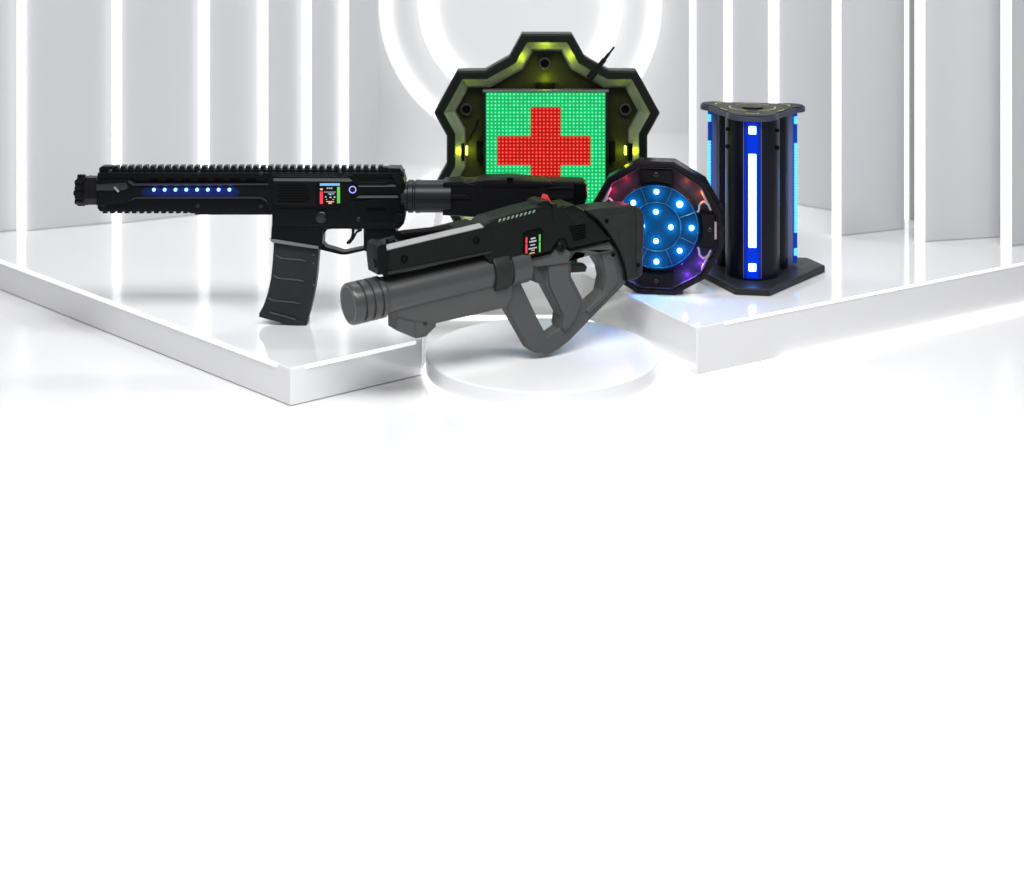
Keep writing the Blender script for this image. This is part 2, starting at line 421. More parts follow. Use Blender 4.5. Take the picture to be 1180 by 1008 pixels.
rd = [rect(376.5, 216.6, 378.3, 218), rect(379, 216.6, 380.6, 218), rect(381.2, 216.6, 383, 218), rect(373.5, 221.4, 386.8, 222),
      rect(378, 223.4, 385.5, 224.2), rect(380.2, 224.4, 381.6, 225.4), rect(374.5, 226.6, 376.2, 228), rect(384.6, 226.6, 386.4, 228.4), rect(379.5, 227.2, 382.2, 228.4), rect(375.5, 229.8, 377, 230.6), rect(383, 229.8, 385, 230.6)]
sheet('readout', rd, S_WHITE, RF, ys, disp)
# ring button
t = NB(); c = RF.v(406.6, 218.4, -hw * 1.06)
prof = [(0, 5 * K), (1, 5 * K), (1, 3.4 * K), (.2, 3.2 * K)]
lathe(t, c + Vector((0, .002, 0)), c + Vector((0, -.003, 0)), [(0, 5.4 * K), (.9, 5.4 * K), (1, 5 * K), (1, 4.6 * K)], 24); bt = build('button', t, BLACK2, rifle)
t = NB(); n = 28
for k in range(n):
    a0, a1 = 2 * PI * k / n, 2 * PI * (k + 1) / n; q = []
    for (r, a) in ((3.1, a0), (4.3, a0), (4.3, a1), (3.1, a1)): q.append(t.verts.new((c.x + r * K * math.cos(a), -hw * 1.06 - .0034, c.z + r * K * math.sin(a))))
    t.faces.new(q)
build('lit_ring', t, S_VIOLET, bt)
# magazine well, magazine
bm = NB()
plate(bm, [rp([(316, 246), (376, 246), (374, 262), (373, 285), (368, 283), (314, 275.5), (315, 258)])], -hw * .86, hw * .86, 0.0025)
plate(bm, [rp([(322, 246), (356, 246), (356, 257), (322, 257)])], -hw * .92, hw * .92, 0.001)
plate(bm, [rp([(321, 261.5), (352, 261.5), (352, 262.6), (321, 262.6)])], -hw * .9, hw * .9, 0.0004)
build('magazine_well', bm, BLACK, rifle)
bm = NB(); plate(bm, [rp([(313.5, 272.5), (318, 272.2), (369, 280.5), (369, 283.6), (316, 276)])], -hw * .97, hw * .97, 0.001)
build('well_lip', bm, mat('grey_lip', (0.16, 0.16, 0.165), 0.4, spec=0.5), rifle)
bm = NB()
plate(bm, [rp([(317, 274), (368, 282), (368.3, 290), (367, 306), (366, 318), (364, 332), (361.5, 345), (358, 360), (354.5, 371), (303, 355.5), (306.5, 346), (310.5, 334), (313.6, 319), (315.3, 303), (316.4, 288)])], -hw * .66, hw * .66, 0.0025)
plate(bm, [rp([(303, 353.5), (356, 369), (353.4, 376.5), (300.2, 362.5), (300.4, 358.5)])], -hw * .74, hw * .74, 0.0025)
mg = build('magazine', bm, MAGZ, rifle)
bm = NB()
for (y, xa, xb) in ((291, 320, 352), (314, 317, 350), (339.5, 311, 346)):
    plate(bm, [rp([(xa, y), (xa + 7, y + 3.2), (xa + 28, y + 5), (xb + 2, y + 7), (xb + 2, y + 8), (xa + 27, y + 6.6), (xa + 5, y + 4.6), (xa - 1, y + 1.2)])], -hw * .66 - .0013, hw * .66 + .0013, 0.0004)
plate(bm, [rp([(313, 355.8), (342.5, 364.2), (342.3, 365.8), (312.8, 357.4)])], -hw * .74 - .0012, hw * .74 + .0012, 0.0004)
for x in (364, ):
    for y in (290, 300, 325): plate(bm, [rp(rect(x - 2, y, x, y + 2))], -hw * .66 - .001, hw * .66 + .001, 0.0003)
build('rib', bm, mat('rib_polymer', (0.06, 0.061, 0.063), 0.4, spec=0.45), mg)
# trigger guard, trigger, grip
bm = NB()
plate(bm, [rp([(366, 259), (428, 259), (428, 292), (420.5, 287.5), (400, 292.2), (394, 292.2), (368, 286)]),
           rp([(378, 263.5), (374.6, 267.5), (373, 273), (373.6, 279.5), (377, 283.2), (396, 289), (399, 289), (419.7, 284.6), (419.7, 262.6), (384, 262.4)])], -8 * K, 8 * K, 0.0014)
build('trigger_guard', bm, BLACK, rifle)
bm = NB()
plate(bm, [rp([(405.5, 260), (418, 260), (417, 266), (412, 268), (408.5, 275), (404, 280.5), (400.4, 281.2), (399.4, 279), (403.5, 275.5), (405.6, 269)]),
           rp([(408.6, 264.2), (408.2, 270.5), (410, 267), (413.6, 264.6)])], -4 * K, 4 * K, 0.0008)
build('trigger', bm, BLACK2, rifle)
bm = NB(); plate(bm, [rp([(419.6, 258), (456, 258), (460, 276), (468, 300), (474, 322), (448, 326), (440, 312), (436, 297), (427, 289)])], -hw * .75, hw * .75, 0.004)
build('grip', bm, BLACK, rifle)
# stock tube and stock
bm = NB(); yc = 226.5
p0, p1 = RF.v(463, yc), RF.v(520, yc); L = 57.
def u(x): return (x - 463) / L
r0 = 18.5
lathe(bm, p0, p1, [(0, 17 * K), (u(470), 17 * K), (u(471), 18.8 * K), (u(476), 18.8 * K), (u(477), 17.6 * K), (u(478.5), 17.6 * K), (u(479.5), 19 * K), (u(484), 19 * K), (u(484.8), r0 * K), (1, r0 * K)], 32)
build('buffer_tube', bm, mat('dark_tube', (0.014, 0.015, 0.018), 0.32, spec=0.25, bump=0.2), rifle)
bm = NB()
plate(bm, [rp([(510.5, 209), (530, 207.6), (545, 207), (559, 203.2), (590, 202.6), (634, 206), (671, 207), (675.5, 211), (676.4, 224), (672, 240), (664, 258), (630, 262), (600, 258), (560, 249), (530, 247), (510.5, 246)])], -hw * .8, hw * .8, 0.0035)
plate(bm, [rp([(510.5, 221.5), (536, 221.5), (543, 226.6), (510.5, 226.6)])], -hw * .92, hw * .92, 0.002)
plate(bm, [rp([(512, 207.5), (532, 206), (552, 212.5), (512, 212.5)])], -hw * .88, hw * .88, 0.002)
plate(bm, [rp([(552, 206), (560, 204), (590, 203.4), (634, 206.8), (640, 211.5), (612, 214.5), (556, 213)])], -hw * .9, hw * .9, 0.003)
plate(bm, [rp([(634, 212.6), (660, 212.6), (661, 215.4), (630, 215.4)])], -hw * .9, hw * .9, 0.001)
plate(bm, [rp([(634, 222.6), (659, 222.6), (661, 227.2), (630, 227.2)])], -hw * .9, hw * .9, 0.001)
stk = build('stock', bm, mat('black_stock', (0.007, 0.0072, 0.0085), 0.36, spec=0.14, bump=0.25, var=0.1), rifle)
bm = NB(); plate(bm, [rp([(661, 208.5), (671, 208.5), (674.5, 212), (675, 224), (671, 238), (666, 246), (661, 240)])], -hw * .95, hw * .95, 0.003)
build('butt_pad', bm, DEEP, stk)
bm = NB(); c = RF.v(587.5, 207.5, -hw * .9); box(bm, c, (7 * K, .003, 5 * K), None, .0006); build('strap_slot', bm, DEEP, stk)

# ================================================================== LAUNCHER
YAW = R(30)
gl = ground(634, 409.3, ZD)
GF = Frame(gl, YAW)
gun = thing('laser_tag_launcher', 'stubby dark grey laser tag launcher with fat round barrel, standing on the round podium', 'toy launcher', gl, YAW)
T = 0.021                                      # half thickness of the upper shell
def gp(pts, off=0.0): return GF.poly(pts, off)
KG = 2.1 / F
# lower frame (grey): barrel cradle, grip, trigger guard, shoulder brace
bm = NB(); o = -T * .55
plate(bm, [gp([(586, 305), (594, 301), (634, 292), (640, 285), (646, 283), (652, 286), (658, 289), (703, 278), (716, 290), (724, 314), (723, 325), (715, 334), (694, 355.5), (673, 377), (657, 393.5), (645, 403), (633, 409.6), (617, 407.8), (611, 403.5), (584, 356), (580, 340), (580, 320)], o),
           gp([(600.4, 315), (616, 309), (624, 322), (647, 365), (645, 379), (631.5, 388.5), (622, 371), (600, 325)], o),
           gp([(659, 303), (664.5, 295), (676, 292.5), (687, 298), (694, 309), (697, 320), (695, 335), (683, 349), (674, 348.5), (659, 319)], o)], -T * .55, T * .55, 0.0035, 2)
fr = build('grip_frame', bm, GREY, gun)
bm = NB(); o = -T * .78
# finger groove swellings on pistol grip and rear brace
plate(bm, [gp([(632, 306), (656, 301), (657, 320), (671, 350), (664, 370), (652, 384), (648, 378), (650, 364), (634, 330)], o)], -T * .78, T * .78, 0.004, 2)
plate(bm, [gp([(694, 293), (706, 286), (713, 310), (714, 327), (698, 346), (680, 364), (676, 358), (696, 340), (700, 322)], o)], -T * .7, T * .7, 0.003, 2)
# band under the upper shell
plate(bm, [gp([(588, 305), (634, 293.5), (640, 286), (652, 287), (658, 290), (703, 279.5), (709, 290), (690, 294), (676, 291), (664, 293), (656, 304), (632, 307), (614, 308.5), (600, 314), (592, 330)], -T * .9)], -T * .9, T * .9, 0.003, 2)
build('grip_pad', bm, GREY, fr)
bm = NB(); o = -T * .55
plate(bm, [gp([(613, 308), (631, 305), (630, 329), (627, 329.5), (617, 326)], o)], -T * .55, T * .55, 0.0015)
build('trigger', bm, mat('trigger_grey', (0.045, 0.046, 0.047), 0.42, spec=0.4), gun)
bm = NB(); o = -T * .3
plate(bm, [gp([(655, 305), (674, 304.5), (677, 308), (675, 314), (655, 315)], o)], -T * .3, T * .3, 0.0015); build('reload_lever', bm, STOCKG, gun)
# upper receiver (black)
bm = NB(); o = -T
plate(bm, [gp([(556, 262), (566, 254), (573, 252), (603, 243), (623, 238), (634, 238), (641, 240), (648, 237.5), (658, 237.5), (671, 242), (685, 254), (698, 268), (706, 279), (703, 278), (658, 288.5), (652, 285), (646, 282), (640, 284), (634, 291), (594, 301), (566, 306), (556, 292)], o)], -T, T, 0.004, 2)
up = build('upper_shell', bm, UPPER, gun)
bm = NB()
plate(bm, [gp([(618, 240), (622, 233.5), (627, 231.5), (634, 232), (637, 238), (634, 250), (622, 252)], -T * .8)], -T * .8, T * .8, 0.003)
plate(bm, [gp([(637, 236), (642, 234.5), (644, 255), (640, 258), (637, 250)], -T * 1.06)], -T * 1.06, T * 1.06, 0.0015)
plate(bm, [gp([(646, 240), (662, 236), (674, 243), (682, 254), (664, 262), (656, 250)], -T * 1.08)], -T * 1.08, T * 1.08, 0.004)
build('rear_hump', bm, UPPER, up)
bm = NB(); plate(bm, [gp([(629.5, 230), (631.5, 225.4), (635, 232.5), (634.5, 235), (630, 234)], -T * .35)], -T * .35, T * .35, 0.0008); build('red_sight', bm, lit('red_sight_lit', (0.8, 0.03, 0.03), .35), gun)
# slanted cheek ridge with pale teeth
bm = NB(); plate(bm, [gp([(560, 262), (567, 256), (612, 243.5), (620, 243.5), (619, 249), (572, 260.5)], -T * 1.04)], -T * 1.04, T * 1.04, 0.0015); rg = build('ridge', bm, UPPER, gun)
bm = NB(); 
for k in range(9):
    x, y = 574 + k * 4.9, 254.3 - k * 1.28
    plate(bm, [gp([(x, y + 2.0), (x + 1.9, y - 1.2), (x + 3.7, y - 1.6), (x + 1.8, y + 1.6)], -T * 1.05)], -T * 1.05 - .0009, -T * 1.05 + .002, 0.0003)
build('tooth_row', bm, mat('pale_teeth', (0.20, 0.30, 0.24), 0.4), rg)
# vents
bm = NB()
for k in range(6):
    x, y = 655 + k * 1.2, 262 + k * 3.0
    plate(bm, [gp([(x, y), (x + 19 - k * 1.2, y - 3.4), (x + 20 - k * 1.2, y - 2.0), (x + 1, y + 1.4)], -T)], -T - .0012, -T + .001, 0.0003)
build('vent_slits', bm, DEEP, up)
# seam between the shells
bm = NB()
seam = [(594, 302), (614, 297.5), (634, 292.8), (639, 287), (641.5, 279), (646, 275), (651, 277), (654.5, 284), (658, 288), (680, 283), (703, 278.4)]
for (a, b) in zip(seam, seam[1:]):
    a3, b3 = GF.v(*a, -T), GF.v(*b, -T); rod(bm, a3 - Vector((0, .0002, 0)), b3 - Vector((0, .0002, 0)), 0.00105, 8)
build('seam', bm, DEEP, up)
bm = NB(); c = GF.v(646.5, 285, -T); lathe(bm, c + Vector((0, .002, 0)), c + Vector((0, -.002, 0)), [(0, 6.2 * KG), (.8, 6.2 * KG), (1, 5.5 * KG), (1, 3 * KG), (.5, 2.6 * KG)], 24); build('pivot_screw', bm, BLACK2, gun)
# handguard (upper, in front) with flat chamfered roof
bm = NB(); o = -T * 1.02
plate(bm, [gp([(447, 287), (452, 283), (552, 258.6), (560, 262), (572, 268), (572, 290), (566, 293), (450, 317), (446, 312)], o)], -T * 1.02, T * 1.02, 0.0052, 0)
hg = build('handguard', bm, UPPER, gun)
bm = NB(); plate(bm, [gp([(447, 313.5), (566, 289.4), (566, 292), (447, 317)], o)], -T * 1.1, T * 1.1, 0.001); build('lower_ledge', bm, STOCKG, hg)
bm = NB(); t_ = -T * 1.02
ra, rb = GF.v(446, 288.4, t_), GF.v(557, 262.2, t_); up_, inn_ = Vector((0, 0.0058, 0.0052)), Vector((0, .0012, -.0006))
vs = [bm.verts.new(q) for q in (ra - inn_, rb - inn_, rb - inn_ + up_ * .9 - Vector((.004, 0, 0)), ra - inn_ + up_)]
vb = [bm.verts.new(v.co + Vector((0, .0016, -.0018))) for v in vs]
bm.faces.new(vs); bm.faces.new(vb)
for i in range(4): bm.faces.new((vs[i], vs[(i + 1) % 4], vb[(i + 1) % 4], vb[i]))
build('roof_highlight', bm, mat('roof_highlight_metal', (0.45, 0.45, 0.46), 0.32, metal=0.5, rvar=.06, vscale=60), hg)  # pale strip standing in for the specular highlight along the roof chamfer
# low sight rail on the roof
bm = NB()
plate(bm, [gp([(456, 279), (460, 268), (470, 266.5), (505, 263), (530, 259), (548, 259), (552, 262), (470, 283)], 0)], -T * .5, T * .5, 0.002)
build('sight_rail', bm, DEEP, gun)
# nose block
bm = NB()
plate(bm, [gp([(436, 285), (441, 281.5), (449, 283), (452, 300), (450, 316), (437, 318), (435, 300)], -T * .9)], -T * .9, T * .9, 0.003)
c0, c1 = GF.v(430, 304, -T * .35), GF.v(445, 301, -T * .35)
lathe(bm, c0, c1, [(0, 4 * KG), (0.05, 5.4 * KG), (.3, 5.4 * KG), (.35, 4.6 * KG), (1, 4.6 * KG)], 20)
c0, c1 = GF.v(446, 280, -T * .5), GF.v(454, 277, -T * .5)
rod(bm, c0, c1, 4.2 * KG, 14)
build('nose_block', bm, BLACK, gun)
bm = NB()
for (x, y, o2) in ((466, 298.8, -T * 1.02), (549, 277.5, -T * 1.02)):
    bm = NB(); c = GF.v(x, y, o2); lathe(bm, c + Vector((0, .001, 0)), c + Vector((0, -.0014, 0)), [(0, 4.2 * KG), (.8, 4.2 * KG), (1, 3.6 * KG), (1, 2.4 * KG), (.3, 2.2 * KG)], 20)
    build('screw', bm, DEEP, gun)
# barrel: axis through the centre plane
q0, q1 = GF.v(401, 351.4, 0), GF.v(598, 304, 0)
Lb = (q1 - q0).length
def bu(f): return f
br = 24.2 * 2.0 / F
bm = NB()
prof = [(0.0, br * .80), (0.0, br * .93), (0.008, br * .985), (0.018, br)]
x = 0.018
for k in range(3):
    prof += [(x + .030, br), (x + .033, br * .90), (x + .042, br * .90), (x + .046, br)]; x += .047
prof += [(x + .02, br), (x + .03, br * .93), (x + .06, br * .91), (1.0, br * .90)]
lathe(bm, q0, q1, prof, 56, True)
brl = build('barrel', bm, BARREL, gun)
ax = (q1 - q0).normalized()
bm = NB(); a0 = q0 - ax * .0004
lathe(bm, a0, a0 + ax * .004, [(0, br * .70), (0.1, br * .80), (1, br * .80)], 48); build('muzzle_cap', bm, mat('cap_grey', (0.035, 0.036, 0.037), 0.45, spec=0.4, bump=.2), brl)
bm = NB(); f0, f1 = .80, .90
lathe(bm, q0 + ax * Lb * f0, q0 + ax * Lb * f1, [(0, br * .9), (0.02, br * 1.06), (.1, br * 1.10), (.9, br * 1.10), (.98, br * 1.06), (1, br * .9)], 56)
build('collar', bm, STOCKG, brl)
bm = NB(); lathe(bm, q0 + ax * Lb * .91, q0 + ax * Lb * 1.03, [(0, br * .9), (.05, br * 1.0), (.95, br * 1.0), (1, br * .9)], 56); build('breech', bm, BARREL, brl)
# under-barrel body and stub foregrip
bm = NB(); o = -T * .86
plate(bm, [gp([(453, 356), (500, 344), (590, 318), (592, 340), (586, 355), (560, 361), (503, 374), (497, 376), (456, 366)], o)], -T * .86, T * .86, 0.004, 2)
build('fore_body', bm, GREY, gun)
bm = NB(); o = -T * .74
plate(bm, [gp([(457.5, 362), (478, 358), (503, 362), (503, 377), (491, 389), (480, 391), (458, 382)], o)], -T * .74, T * .74, 0.0025, 1)
plate(bm, [gp([(478, 362), (501, 362), (501, 376), (490, 387), (479, 389)], -T * .8)], -T * .8, T * .8, 0.0015, 1)
fg = build('foregrip', bm, GREY, gun)
bm = NB(); c = GF.v(490, 372.5, -T * .8); rod(bm, c + Vector((0, .001, 0)), c + Vector((0, -.0012, 0)), 2.6 * KG, 16); build('screw', bm, STOCKG, fg)
# display
bm = NB(); plate(bm, [gp([(604, 270), (607, 267.5), (624, 263.5), (626, 266), (626, 289.5), (607, 294), (604, 292)], -T - .002)], -T - .002, -T + .001, 0.0006)
disp = build('display', bm, GLASS_BLACK, gun); ys = -T - .0021
sk = lambda x, y: y - (x - 606) * .21
def srect(x0, y0, x1, y1): return [(x0, sk(x0, y0)), (x1, sk(x1, y0)), (x1, sk(x1, y1)), (x0, sk(x0, y1))]
sheet('red_bar', [srect(605.6, 274, 607.6, 281), srect(605.4, 282, 607.6, 292.4)], S_RED, GF, ys, disp)
sheet('green_bar', [srect(621, 274, 622.8, 282), srect(621, 283, 622.8, 294)], S_GREEN, GF, ys, disp)
sheet('readout', [srect(611.5, 276, 617, 277.6), srect(610, 279.4, 618, 281), srect(611, 283.6, 616.5, 284.8), srect(609, 287.4, 618.5, 288.8), srect(612, 290, 616, 291)], S_WHITE, GF, ys, disp)
sheet('level_mark', [srect(610, 293, 616, 294)], S_ORANGE, GF, ys, disp)
# stock
bm = NB(); o = -T * .95
plate(bm, [gp([(672, 243.5), (696, 239.5), (727, 237.2), (737, 239.5), (742.5, 247), (743.5, 262), (741.5, 317), (735, 322.5), (722, 325), (720.5, 312), (713, 289), (699, 267), (688, 254)], o)], -T * .95, T * .95, 0.004, 2)
st = build('stock', bm, STOCKG, gun)
bm = NB()
plate(bm, [gp([(716, 263), (721, 257), (729, 256), (729, 318), (722, 318), (719, 297), (713, 276)], -T * 1.0)], -T * 1.0, T * 1.0, 0.002)
plate(bm, [gp([(698, 243.8), (725, 240.5), (725, 243.5), (700, 247)], -T * 1.0)], -T * 1.0, T * 1.0, 0.001)
build('stock_panel', bm, STOCKG, st)
bm = NB(); plate(bm, [gp([(731, 239), (737, 240.5), (741.5, 247), (742.5, 262), (740.5, 316), (735.5, 320), (733, 300), (734, 250)], -T * 1.06)], -T * 1.06, T * 1.06, 0.003); build('butt_pad', bm, STOCKG, st)
bm = NB()
for (x, y, o2) in ((699, 255, -T * .95), (735.5, 306, -T * 1.06), (706.5, 294, -T)):
    bm = NB(); c = GF.v(x, y, o2); rod(bm, c + Vector((0, .001, 0)), c + Vector((0, -.0012, 0)), 2.6 * KG, 16)
    build('screw', bm, DEEP, st)
bm = NB()
edge = [(673, 243), (688, 254), (699, 267), (713, 289), (720.5, 312), (722, 325)]
for (a, b) in zip(edge, edge[1:]):
    rod(bm, GF.v(*a, -T * .98), GF.v(*b, -T * .98), 0.0016, 8)
build('seam', bm, DEEP, st)

# ================================================================== MEDICAL STATION
DM = (ZC - ZR) * F / (306.6 - HY)
ml = at(630.5, 306.6, DM); ml.z = ZR
MF = Frame(ml); KM = DM / F
med = thing('health_station', 'black lobed health station with lit green screen showing a red cross', 'health station', ml)
zp = lambda x, y: (490 + x / 4.069, 20 + y / 4.069)
half = [(688, 78), (748, 186), (862, 250), (992, 251), (1100, 449), (1041, 556)]
right = half + [(x, 1244 - y) for (x, y) in reversed(half)]
full = right + [(1142 - x, y) for (x, y) in reversed(right)]
O0 = MF.poly([zp(*p) for p in full], -.024)
d1, d2, d3 = 2.2 * KM, 9.5 * KM, 19.5 * KM
O1, O2, O3 = offset_poly(O0, d1), offset_poly(O0, d2), offset_poly(O0, d3)
yf, yb = -0.030, 0.006
bm = NB()
bridge(bm, O0, yb, O0, yf + .004); bridge(bm, O0, yf + .004, O1, yf); bridge(bm, O1, yf, O2, yf); bridge(bm, O2, yf, O2, yf + .006)
bm.faces.new([bm.verts.new((p[0], yb, p[1])) for p in O0])
build('outer_rim', bm, mat('olive_black_shell', (0.006, 0.009, 0.006), 0.42, spec=0.14, bump=0.25, var=0.15, vscale=40), med)
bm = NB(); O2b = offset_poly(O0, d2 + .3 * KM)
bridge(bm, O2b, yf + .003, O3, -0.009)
build('inner_bevel', bm, mat('bevel_green_light', (0.36, 0.43, 0.27), 0.42, metal=0.6, spec=0.3, var=0.25, vscale=25, rvar=.1), med)  # pale green base colour stands in for green light on the bevel
bm = NB(); O4 = offset_poly(O0, d3 + 1.3 * KM)
bridge(bm, O3, -0.0095, O4, -0.0105); bridge(bm, O4, -0.0105, O4, 0.002)
build('inner_lip', bm, mat('lip_grey', (0.12, 0.13, 0.11), 0.3, spec=0.5), med)
bm = NB(); strip_sheet(bm, O4, 0.0); 
bmesh.ops.triangulate(bm, faces=bm.faces[:])
build('back_plate', bm, mat('dark_back_plate', (0.020, 0.023, 0.008), 0.42, spec=0.06, bump=0.2, var=0.2), med)
# screen
sx0, sx1, sy0, sy1 = 557, 701, 104.8, 242.5
bm = NB(); plate(bm, [MF.poly(rect(sx0, sy0, sx1, sy1), -.02)], -.020, 0.001, 0.0015); scr = build('screen_case', bm, mat('screen_case_black', (0.008, 0.010, 0.008), 0.35, spec=0.2), med)
bm = NB(); plate(bm, [MF.poly(rect(sx0 - .6, sy0 - .6, sx1 + .6, sy0 + 1.6), -.021)], -.0213, -.004, 0.0006); build('screen_top_edge', bm, mat('case_edge_grey', (0.18, 0.19, 0.18), 0.35, metal=.5), scr)
# led matrix: 32 x 32 lamps; red where the cross is
m = bpy.data.materials.new('led_matrix'); m.use_nodes = True; nt = m.node_tree; N = nt.nodes; Lk = nt.links
pb = N['Principled BSDF']; pb.inputs['Base Color'].default_value = (.01, .01, .01, 1); pb.inputs['Roughness'].default_value = .5; pb.inputs['Specular IOR Level'].default_value = .05; pb.inputs['Base Color'].default_value = (.003, .003, .003, 1)
uv = N.new('ShaderNodeUVMap'); sep = N.new('ShaderNodeSeparateXYZ'); Lk.new(uv.outputs['UV'], sep.inputs[0])
def mth(op, a, b=None, c=None):
    n = N.new('ShaderNodeMath'); n.operation = op
    for i, v in enumerate((a, b, c)):
        if v is None: continue
        if isinstance(v, (int, float)): n.inputs[i].default_value = v
        else: Lk.new(v, n.inputs[i])
    return n.outputs[0]
def cell(s):
    s32 = mth('MULTIPLY', s, 32.0); return mth('FLOOR', s32), mth('ABSOLUTE', mth('SUBTRACT', mth('FRACT', s32), 0.5))
cu_, fu = cell(sep.outputs[0]); cv_, fv = cell(sep.outputs[1])
def between(v, a, b): return mth('MULTIPLY', mth('GREATER_THAN', v, a - .5), mth('LESS_THAN', v, b + .5))
cross = mth('MAXIMUM', mth('MULTIPLY', between(cu_, 12, 19), between(cv_, 3, 27)), mth('MULTIPLY', between(cu_, 3, 27), between(cv_, 12, 19)))
dist = mth('SQRT', mth('ADD', mth('MULTIPLY', fu, fu), mth('MULTIPLY', fv, fv)))
dot = N.new('ShaderNodeMapRange'); dot.interpolation_type = 'SMOOTHSTEP'
for k, v in (('From Min', .34), ('From Max', .16), ('To Min', 0.), ('To Max', 1.)): dot.inputs[k].default_value = v
Lk.new(dist, dot.inputs['Value'])
wn = N.new('ShaderNodeTexWhiteNoise'); cmb = N.new('ShaderNodeCombineXYZ'); Lk.new(cu_, cmb.inputs[0]); Lk.new(cv_, cmb.inputs[1]); Lk.new(cmb.outputs[0], wn.inputs['Vector'])
def mixc(f, a, b):
    n = N.new('ShaderNodeMix'); n.data_type = 'RGBA'
    if isinstance(f, (int, float)): n.inputs[0].default_value = f
    else: Lk.new(f, n.inputs[0])
    for i, v in ((6, a), (7, b)):
        if isinstance(v, tuple): n.inputs[i].default_value = (*v, 1)
        else: Lk.new(v, n.inputs[i])
    return n.outputs[2]
base = mixc(cross, (0.0, 0.54, 0.15), (0.56, 0.002, 0.002))
core = mixc(cross, (0.22, 1.10, 0.48), (1.10, 0.15, 0.10))
Lk.new(mixc(dot.outputs['Result'], base, core), pb.inputs['Emission Color'])
Lk.new(mth('ADD', mth('MULTIPLY', wn.outputs['Value'], .22), .86), pb.inputs['Emission Strength'])
bm = NB(); pts = MF.poly([(560, 241), (697.6, 241), (697.6, 107), (560, 107)], -.0207)
f = bm.faces.new([bm.verts.new((p[0], -.0207, p[1])) for p in pts]); ul = bm.loops.layers.uv.new('UVMap')
for l, c in zip(f.loops, ((0, 0), (1, 0), (1, 1), (0, 1))): l[ul].uv = c
me = bpy.data.meshes.new('led_panel'); bm.to_mesh(me); bm.free(); me.materials.append(m)
o = bpy.data.objects.new('led_panel', me); COL.objects.link(o); o.parent = scr
# three bolt cups, clips and yellow-green lamps
CUP = mat('cup_metal', (0.05, 0.055, 0.045), 0.3, metal=0.6)
for (x, y) in ((560, 215), (193, 430), (937, 430)):
    c = MF.v(*zp(x, y)); r = 28 / 4.069 * KM
    bm = NB(); lathe(bm, c, c + Vector((0, -.008, 0)), [(0, r), (.9, r), (1, r * .92), (1, r * .74), (.1, r * .7)], 24, False); cup = build('bolt_cup', bm, CUP, med)
    bm = NB(); lathe(bm, c + Vector((0, -.0005, 0)), c + Vector((0, -.003, 0)), [(0, r * .7), (1, r * .62)], 20); build('bolt', bm, DEEP, cup)
YEL = lit('lit_yellow_green', (0.9, 0.95, 0.12), 3.5)
for (x0, y0, x1, y1, lx, ly, ww) in ((520, 312, 606, 346, 562, 292, 0.022), (240, 590, 276, 676, 214, 630, 0.015), (866, 590, 892, 676, 915, 630, 0.015)):
    a, b = zp(x0, y0), zp(x1, y1)
    bm = NB(); plate(bm, [MF.poly(rect(a[0], a[1], b[0], b[1]), -.012)], -.012, .001, .0008); build('lamp_clip', bm, DEEP, med)
    c = MF.v(*zp(lx, ly))
    lamp_point('clip_lamp', c + Vector((0, -.014, 0)), (0.78, 0.92, 0.03), ww * 2.6, 0.006, med)
for (x, y) in ((195, 622), (937, 622)):
    bm = NB(); c = MF.v(*zp(x, y)); box(bm, c + Vector((0, -.006, 0)), (2.2 * KM, .006, 10 * KM), None, .0008); build('lamp_lens', bm, YEL, med)
    sgn = 1 if x > 500 else -1
    bm = NB(); c2 = MF.v(*zp(x + sgn * 26, y + 5)); box(bm, c2 + Vector((0, -.008, 0)), (8 * KM, .014, 20 * KM), None, .001); build('lamp_clip', bm, DEEP, med)
# thin cable in the left recess
bm = NB(); pth = [(250, 480), (236, 520), (214, 560), (196, 588)]
for a, b in zip(pth, pth[1:]): rod(bm, MF.v(*zp(*a), -.004), MF.v(*zp(*b), -.004), .0012, 8)
build('cable', bm, DEEP, med)
# antenna
bm = NB(); ya = -0.026
pa = lambda x, y: MF.v(*zp(x, y), ya)
rod(bm, pa(768, 290), pa(792, 258), 4.4 * KM, 16); rod(bm, pa(785, 266), pa(806, 240), 3.2 * KM, 16); rod(bm, pa(800, 250), pa(842, 196), 3.0 * KM, 16)
rod(bm, pa(836, 204), pa(862, 170), 2.0 * KM, 14); rod(bm, pa(858, 176), pa(886, 140), 1.3 * KM, 12)
build('antenna', bm, BLACK2, med)
# stub feet behind the bottom lobe
for s in (-1, 1):
    bm = NB(); box(bm, (s * .04, .045, .009), (.018, .09, .017), None, .002); build('foot', bm, BLACK, med)

# ================================================================== ROUND TARGET
DT = (ZC - ZR) * F / (335.6 - HY)
tl = at(757, 335.6, DT); tl.z = ZR; KT = DT / F
tgt = thing('round_light_target', 'twelve-sided light target with blue lamp disc and red, orange and purple rim glow', 'light target', tl, R(-9))
Rt = 76 * KT; cz = Rt                            # apothem; centre height
def dodec(ap, ph=15): return [((ap / math.cos(R(15))) * math.cos(R(ph + 30 * k)), cz + (ap / math.cos(R(15))) * math.sin(R(ph + 30 * k))) for k in range(12)]
SH = mat('smoked_black_shell', (0.006, 0.005, 0.007), 0.28, spec=0.15, rvar=.08, vscale=40)
bm = NB(); y0, y1 = .010, -.020
bridge(bm, dodec(Rt), y0, dodec(Rt), y1); bridge(bm, dodec(Rt), y1, dodec(Rt - 2.5 * KT), y1 - .003)
bridge(bm, dodec(Rt - 2.5 * KT), y1 - .003, dodec(Rt - 6 * KT), y1 - .003); bridge(bm, dodec(Rt - 6 * KT), y1 - .003, dodec(Rt - 8 * KT), y1 + .004)
